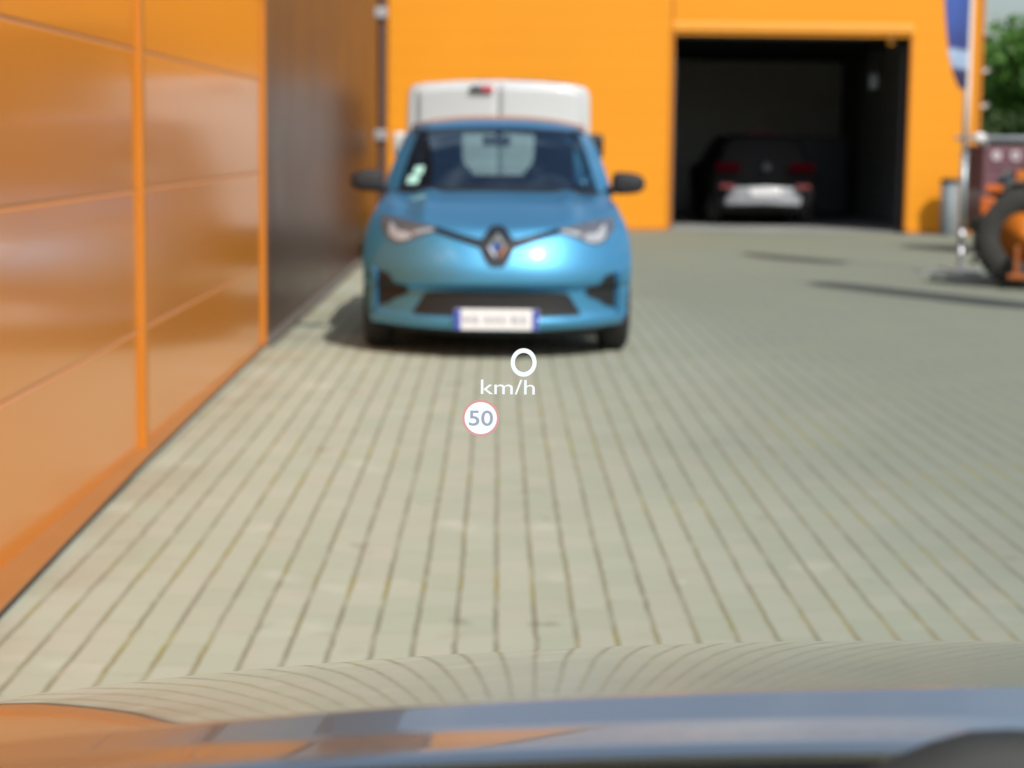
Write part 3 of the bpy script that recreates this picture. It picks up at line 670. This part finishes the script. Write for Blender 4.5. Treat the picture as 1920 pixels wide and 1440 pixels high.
beach_flag((5.06, 20.95, 0), 'blue beach flag with a pale emblem on a pole beside the garage doorway', R(56))
beach_flag((5.16, 16.1, 0), 'near beach flag just out of frame, casting the long thin shadow on the paving', R(20), 4.1, .35)

# ------------------------------------------------------------------ litter bin
lb = empty('litter_bin', (6.95, 29.62, 0), 'slim grey cylindrical bin against the orange wall right of the doorway', 'bin')
bm = bmesh.new(); tube(bm, [(0, 0, .0), (0, 0, .02), (0, 0, .80)], [.13, .14, .14], 24); bobj('body', bm, mat('dull grey steel', (.19, .22, .23), .65, .2, var=.2), lb, True)
bm = bmesh.new(); tube(bm, [(0, 0, .802), (0, 0, .84), (0, 0, .87)], [.152, .152, .11], 24); bobj('lid', bm, DARK, lb)
bm = bmesh.new()
# dark shrub pot left of it
# ------------------------------------------------------------------ maroon trailer
MAR = mat('faded maroon paint', (.145, .060, .075), .5, 0, .2, .5, .18, 3)
tr = empty('maroon_trailer', (6.16, 24.5, 0), 'maroon box trailer with pale round marks and a pale top rail behind the tractor', 'trailer')
bm = bmesh.new(); bx(bm, 0, 3.0, 0, 1.0, .42, 1.38, .02); bobj('box_body', bm, MAR, tr)
bm = bmesh.new()
for k in range(5): bx(bm, .62*k+.0, .62*k+.05, -.02, -.002, .44, 1.36, .006)
bx(bm, 0, 3, -.018, -.002, 1.10, 1.14, .005); bobj('frame_ribs', bm, MAR, tr)
bm = bmesh.new(); tube(bm, [(-.12, -.02, 1.47), (3.0, -.02, 1.47)], .03, 10); tube(bm, [(-.12, 1.02, 1.47), (3.0, 1.02, 1.47)], .03, 10)
for xx in (.02, .6, 1.2, 1.8, 2.4, 2.98): tube(bm, [(xx, -.02, 1.36), (xx, -.02, 1.47)], .016, 8)
bobj('top_rail', bm, mat('pale rail', (.50, .54, .58), .4, .3), tr, True)
bm = bmesh.new(); lathe(bm, [(.001, -.13), (.05, -.12), (.07, -.05), (.06, .0)], Matrix.Translation((-.02, -.02, 1.47)) @ Matrix.Rotation(R(10), 4, 'Z'), 14); bobj('lamp', bm, PALE, tr, True)
for xx in (.16, .40, .64, .88):
    bm = bmesh.new(); ring_plate(bm, xx, 1.255, -.026, -.003, .062, .018 if xx != .16 else .0); bobj('round_mark', bm, mat('faded pale mark', (.50, .43, .46), .7, var=.3, vscale=20), tr)
bm = bmesh.new(); bx(bm, .20, .36, -.024, -.003, .86, 1.0, .01); bobj('blue_window', bm, mat('dark teal pane', (.03, .10, .16), .2, 0, 1), tr)
for xx in (.5, 2.4): wheel(tr, xx, .12, .33, .33, .2, .2, ALU, -1, 'Y')
bm = bmesh.new(); bx(bm, 0, 3, .25, .8, .26, .42); bobj('chassis', bm, BLACK, tr)

# ------------------------------------------------------------------ orange tractor
TYD = mat('dusty tyre rubber', (.040, .039, .035), .9, var=.5, vscale=9, bump=.4)
ORP = mat('orange machine paint', (.55, .155, .012), .5, 0, .1, .4, .25, 7)
GRM = mat('dusty grey cast iron', (.16, .155, .14), .75, .1, 0, .4, .3, 8)
tc_ = empty('orange_tractor', (5.16, 18.75, 0), 'small orange tractor with black lugged tyre cut by the right edge of the photo', 'tractor', None, R(-15))
wheel(tc_, 0, 0, .505, .48, .30, .245, ORP, -1, 'Y', 16, tyre=TYD)
wheel(tc_, 0, 1.05, .505, .48, .30, .245, ORP, 1, 'Y', 16, tyre=TYD)
wheel(tc_, 1.45, .05, .34, .33, .18, .18, ORP, -1, 'Y', 14)
wheel(tc_, 1.45, 1.0, .34, .33, .18, .18, ORP, 1, 'Y', 14)
for yy in (-.12, .92):
    def fen(a, b, yy=yy):
        an = R(140-100*a); return Vector((.53*math.cos(an), yy+.28*b, .52+.53*math.sin(an)))
    thick(grid('mudguard', fen, 18, 2, GRM, tc_), .02)
bm = bmesh.new(); bx(bm, -.25, 1.6, .36, .70, .40, .72, .04); bx(bm, -.2, .3, .2, .9, .45, .70, .03); tube(bm, [(0, -.1, .545), (0, 1.1, .545)], .09, 12); bobj('gearbox', bm, GRM, tc_)
bm = bmesh.new(); bx(bm, .75, 1.85, .30, .76, .70, 1.12, .08); bobj('engine_cover', bm, ORP, tc_)
bm = bmesh.new(); bx(bm, .02, .42, .3, .76, .80, .88, .03); bx(bm, -.06, .04, .3, .76, .84, 1.2, .03); bobj('seat', bm, BLACK, tc_)
bm = bmesh.new(); tube(bm, [(-.22, .2, .5), (-.24, .2, 1.05), (-.2, .32, 1.12), (-.2, .74, 1.12), (-.24, .86, 1.05), (-.22, .86, .5)], .03, 10); bobj('roll_bar', bm, GRM, tc_, True)
bm = bmesh.new(); tube(bm, [(.78, .53, 1.0), (.62, .53, 1.15)], .02, 8); lathe(bm, [(.15, -.01), (.175, -.01), (.175, .01), (.15, .01), (.15, -.01)], Matrix.Translation((.60, .53, 1.17)) @ Matrix.Rotation(R(35), 4, 'Y'), 24); bobj('steering_wheel', bm, BLACK, tc_, True)
bm = bmesh.new(); bx(bm, -.16, .55, -.40, -.24, .10, .15, .02); bx(bm, -.10, -.05, -.30, -.2, .14, .42, .01); bobj('step', bm, mat('worn orange steel', (.34, .10, .02), .7, var=.4, vscale=9), tc_)
bm = bmesh.new(); bx(bm, -.44, -.30, -.14, -.04, .70, .88, .025); bx(bm, -.40, -.24, -.16, -.06, .93, 1.0, .015); bobj('lamp_block', bm, mat('orange lamp block', (.62, .14, .02), .4), tc_)
bm = bmesh.new(); tube(bm, [(-.30, -.02, .98), (-.18, .1, 1.10), (.0, .2, 1.02), (.2, .25, 1.06)], .028, 8); tube(bm, [(-.34, .02, .86), (-.2, .05, 1.02), (.05, .12, .98)], .02, 8); bobj('hose', bm, BLACK, tc_, True)
bm = bmesh.new(); bx(bm, -.12, .30, -.02, .25, 1.0, 1.14, .03); bx(bm, .0, .14, -.06, .0, .96, 1.05, .02); bobj('valve_block', bm, ORP, tc_)
bm = bmesh.new(); tube(bm, [(-.2, .35, .5), (-.46, .35, .32), (-.5, .35, .20)], .03, 8); tube(bm, [(-.2, .7, .5), (-.46, .7, .32), (-.5, .7, .20)], .03, 8); tube(bm, [(-.2, .52, .75), (-.42, .52, .55), (-.5, .52, .5)], .025, 8); bobj('hitch_arm', bm, GRM, tc_, True)

# ------------------------------------------------------------------ trees and shrub
def leafmat(name, col):
    m = mat(name, col, .55, 0, 0, .4, .45, .8); t = m.node_tree; b = t.nodes['Principled BSDF']
    src = b.inputs['Base Color'].links[0].from_socket
    tl = N(t, 'ShaderNodeBsdfTranslucent'); t.links.new(src, tl.inputs[0]); x = N(t, 'ShaderNodeMixShader'); x.inputs[0].default_value = .35
    o = [n for n in t.nodes if n.type == 'OUTPUT_MATERIAL'][0]; t.links.new(b.outputs[0], x.inputs[1]); t.links.new(tl.outputs[0], x.inputs[2]); t.links.new(x.outputs[0], o.inputs[0])
    return m
L1, L2 = leafmat('fresh green leaves', (.075, .185, .022)), leafmat('dark green leaves', (.038, .075, .016))
BARK = mat('bark', (.10, .075, .055), .9, bump=.5, bscale=20)
def tree(loc, hgt, rad, label, lm, seed, base=1.2, nl=5200, size=.16, cat='tree', name='broadleaf_tree'):
    rd = random.Random(seed); e = empty(name, loc, label, cat, 'trees beyond the hall')
    bm = bmesh.new(); tube(bm, [(0, 0, 0), (.05, 0, hgt*.3), (-.05, .05, hgt*.6), (0, 0, hgt*.85)], [.16*hgt/5, .12*hgt/5, .07*hgt/5, .02], 10)
    clumps = []
    for k in range(20):
        a = rd.uniform(0, 6.28); zz = rd.uniform(base, hgt*.9); rr = rad*rd.uniform(.25, .85)*math.sqrt(max(.15, 1-((zz-base-(hgt-base)*.35)/(hgt-base)/.75)**2))
        c = Vector((rr*math.cos(a), rr*math.sin(a), zz)); clumps.append((c, rad*rd.uniform(.22, .42)))
        tube(bm, [(0, 0, max(.3*hgt, zz*.55)), c*.55+Vector((0, 0, zz*.35)), c], [.05, .03, .01], 6)
    bobj('trunk', bm, BARK, e, True)
    vs, fs = [], []
    for k in range(nl):
        c, cr_ = rd.choice(clumps); d = Vector((rd.gauss(0, 1), rd.gauss(0, 1), rd.gauss(0, .85))).normalized()*cr_*rd.uniform(.35, 1.12)
        p = c+d; n = (d.normalized()+Vector((rd.uniform(-1, 1), rd.uniform(-1, 1), rd.uniform(-.4, 1.2)))*.8).normalized()
        a = n.orthogonal().normalized(); a.rotate(Matrix.Rotation(rd.uniform(0, 6.28), 3, n)); b = n.cross(a); s = size*rd.uniform(.6, 1.3)
        i = len(vs); vs += [p-a*s, p-b*s*.5+n*s*.12, p+a*s, p+b*s*.5+n*s*.12]; fs.append((i, i+1, i+2, i+3))
    obj('crown', vs, fs, lm, e, False, False)
    return e
tree((12.7, 44, 0), 4.0, 2.3, 'fresh green broadleaf tree rising behind the hall corner', L1, 3, 1.0, 11000)
tree((16.8, 47, 0), 4.5, 2.8, 'larger green tree further right beyond the hall, cut by the frame', L1, 5, 1.0, 9000)
tree((11.9, 48, 0), 3.3, 2.0, 'lower green tree just right of the orange hall corner', L1, 9, .8, 10000)
tree((10.55, 37, 0), 2.7, 1.7, 'low dark olive shrub under the trees right of the hall', L2, 12, .2, 9000, .12, 'shrub', 'garden_shrub')

# ------------------------------------------------------------------ the car the photo is taken from
own = empty('grey_car', (.37, 0, 0), 'grey car in the foreground with its glossy bonnet reflecting walls, paving and sky', 'car')
OWNP = mat('grey metallic bonnet paint', (.43, .46, .44), .26, .92, 1.0, .6, .04, 3, coat_rough=.03, rvar=.03)
segs = [(1.197, .20), (1.2, .176), (1.2134, .05), (1.222, -.030), (1.268, -.034), (1.284, .030), (1.339, .036), (1.342, -.200), (1.8, -.222), (2.15, -.250), (2.28, -.30), (2.38, -.55), (2.44, -1.2)]
def slope(y): return lin(segs, y)
YT = [1.197+.002*i for i in range(int((2.46-1.197)/.002)+1)]
ZT = [.9915]
for a, b in zip(YT, YT[1:]): ZT.append(ZT[-1]+.5*(slope(a)+slope(b))*(b-a))
z_rear_at_12 = ZT[int((1.2-1.197)/.002)]
ZC = .9915
ZT = [z-z_rear_at_12+ZC for z in ZT]
def hood_z(x, y):
    i = max(0, min(len(YT)-2, int((y-1.197)/.002))); q = (y-YT[i])/.002; z = ZT[i]+(ZT[i+1]-ZT[i])*min(1, q)
    k = lin([(1.2, .060), (1.36, .078), (2.3, .047)], y); c = lin([(1.2, .40), (1.36, .45), (2.3, .62)], y)
    d = (x-c); z -= k*d*d if d < 0 else k*.25*d*d
    e = abs(x-.37)-.90
    if e > 0: z -= 2.2*e*e+18*e**4
    return z
HW = .99
ycurve = [1.197+.0022*i for i in range(20)]+[1.222+.004*i for i in range(1, 42)]
ycurve += [ycurve[-1]+.0165*(i+1) for i in range(int((2.455-ycurve[-1])/.0165))]
NXH = 90
def hood(a, b):
    y = ycurve[min(len(ycurve)-1, round(b*(len(ycurve)-1)))]; t = 2*a-1; x = .37+HW*t
    yy = y-(.06*abs(t)**3)*sms(1.5, 2.45, y)
    z = hood_z(x, y)
    return Vector((x-.37, yy, z))
bon = grid('bonnet', hood, NXH, len(ycurve)-1, OWNP, own)
# nose and wings below the bonnet edge
def nose(a, b):
    p = hood(a, 1); return Vector((p.x*(1-.02*b), p.y+.03*math.sin(b*math.pi)-.04*b, p.z+(.22-p.z)*b))
grid('front_bumper', nose, NXH, 14, OWNP, own)
for a_ in (0, 1):
    def wing(a, b, a_=a_):
        p = hood(a_, a); return Vector((p.x+(.02 if a_ else -.02)*math.sin(b*math.pi), p.y, p.z+(.25-p.z)*b))
    grid('wing', wing, len(ycurve)-1, 14, OWNP, own, True, lambda c: (c.y-1.55)**2+(c.z-.34)**2 > .38**2)
    wheel(own, (.80 if a_ else -.80), 1.55, .34, .34, .22, .23, ALU, 1 if a_ else -1)
bm = bmesh.new(); bx(bm, -.84, .84, .78, 1.150, .86, .945, .01); bx(bm, -.84, .84, 1.1, 1.19, .5, .94); bobj('cowl', bm, BLACK, own)
thick(grid('bonnet_seal', lambda a, b: Vector((-.88+1.76*a, 1.1965-.045*b, hood_z(.37-.88+1.76*a, 1.1985)-.005-.03*b)), 40, 3, BLACK, own), .02)
def dash(a, b): return Vector((-.8+1.6*a, .30+.5*b, .93+.03*math.sin(a*3)+.0*b))
thick(grid('dashboard', dash, 12, 6, BLACK, own), .05)
# wiper arm with its cap, at the right end of the view
WIP = mat('grey wiper plastic', (.020, .023, .022), .7, var=.3, vscale=8)
def wip(a, b):
    x = .150+.56*a; top = .976+.058*sms(0, .28, a)-.012*a; an = math.pi*b
    return Vector((x-.37, 1.12-.035*math.cos(an), .962+(top-.962)*math.sin(an)))
w1 = grid('wiper_arm', wip, 24, 12, WIP, own); thick(w1, .006)

# ------------------------------------------------------------------ head-up display (virtual image above the bonnet)
hud = empty('head_up_display', (0, 2.3, 1.02), 'glowing white head-up display reading 0 km/h above a round 50 limit sign', 'display')
HWH = emis('white display light', (.93, .98, 1.0), 1.1); HRED = emis('pale red display light', (.78, .38, .36), 1.0); HGR = emis('grey blue display light', (.40, .45, .55), 1.0)
bm = bmesh.new(); ring_plate(bm, .0333, .0935, 0, .0008, .0172, .0117, .91, 1.0); bobj('speed_digit', bm, HWH, hud)
text_obj('unit_text', 'km/h', -.0180, .0472, .0545, .0725, 0, HWH, hud, .0006, .0)
bm = bmesh.new(); ring_plate(bm, -.0178, .0252, 0, .0008, .0196, 0); sg_ = bobj('speed_limit_sign', bm, HWH, hud)
bm = bmesh.new(); ring_plate(bm, -.0178, .0252, 0, .0008, .0224, .0196); bobj('red_ring', bm, HRED, sg_)
text_obj('limit_digits', '50', -.0320, -.0030, .0160, .0346, -.0008, HGR, sg_, .0006, .008)
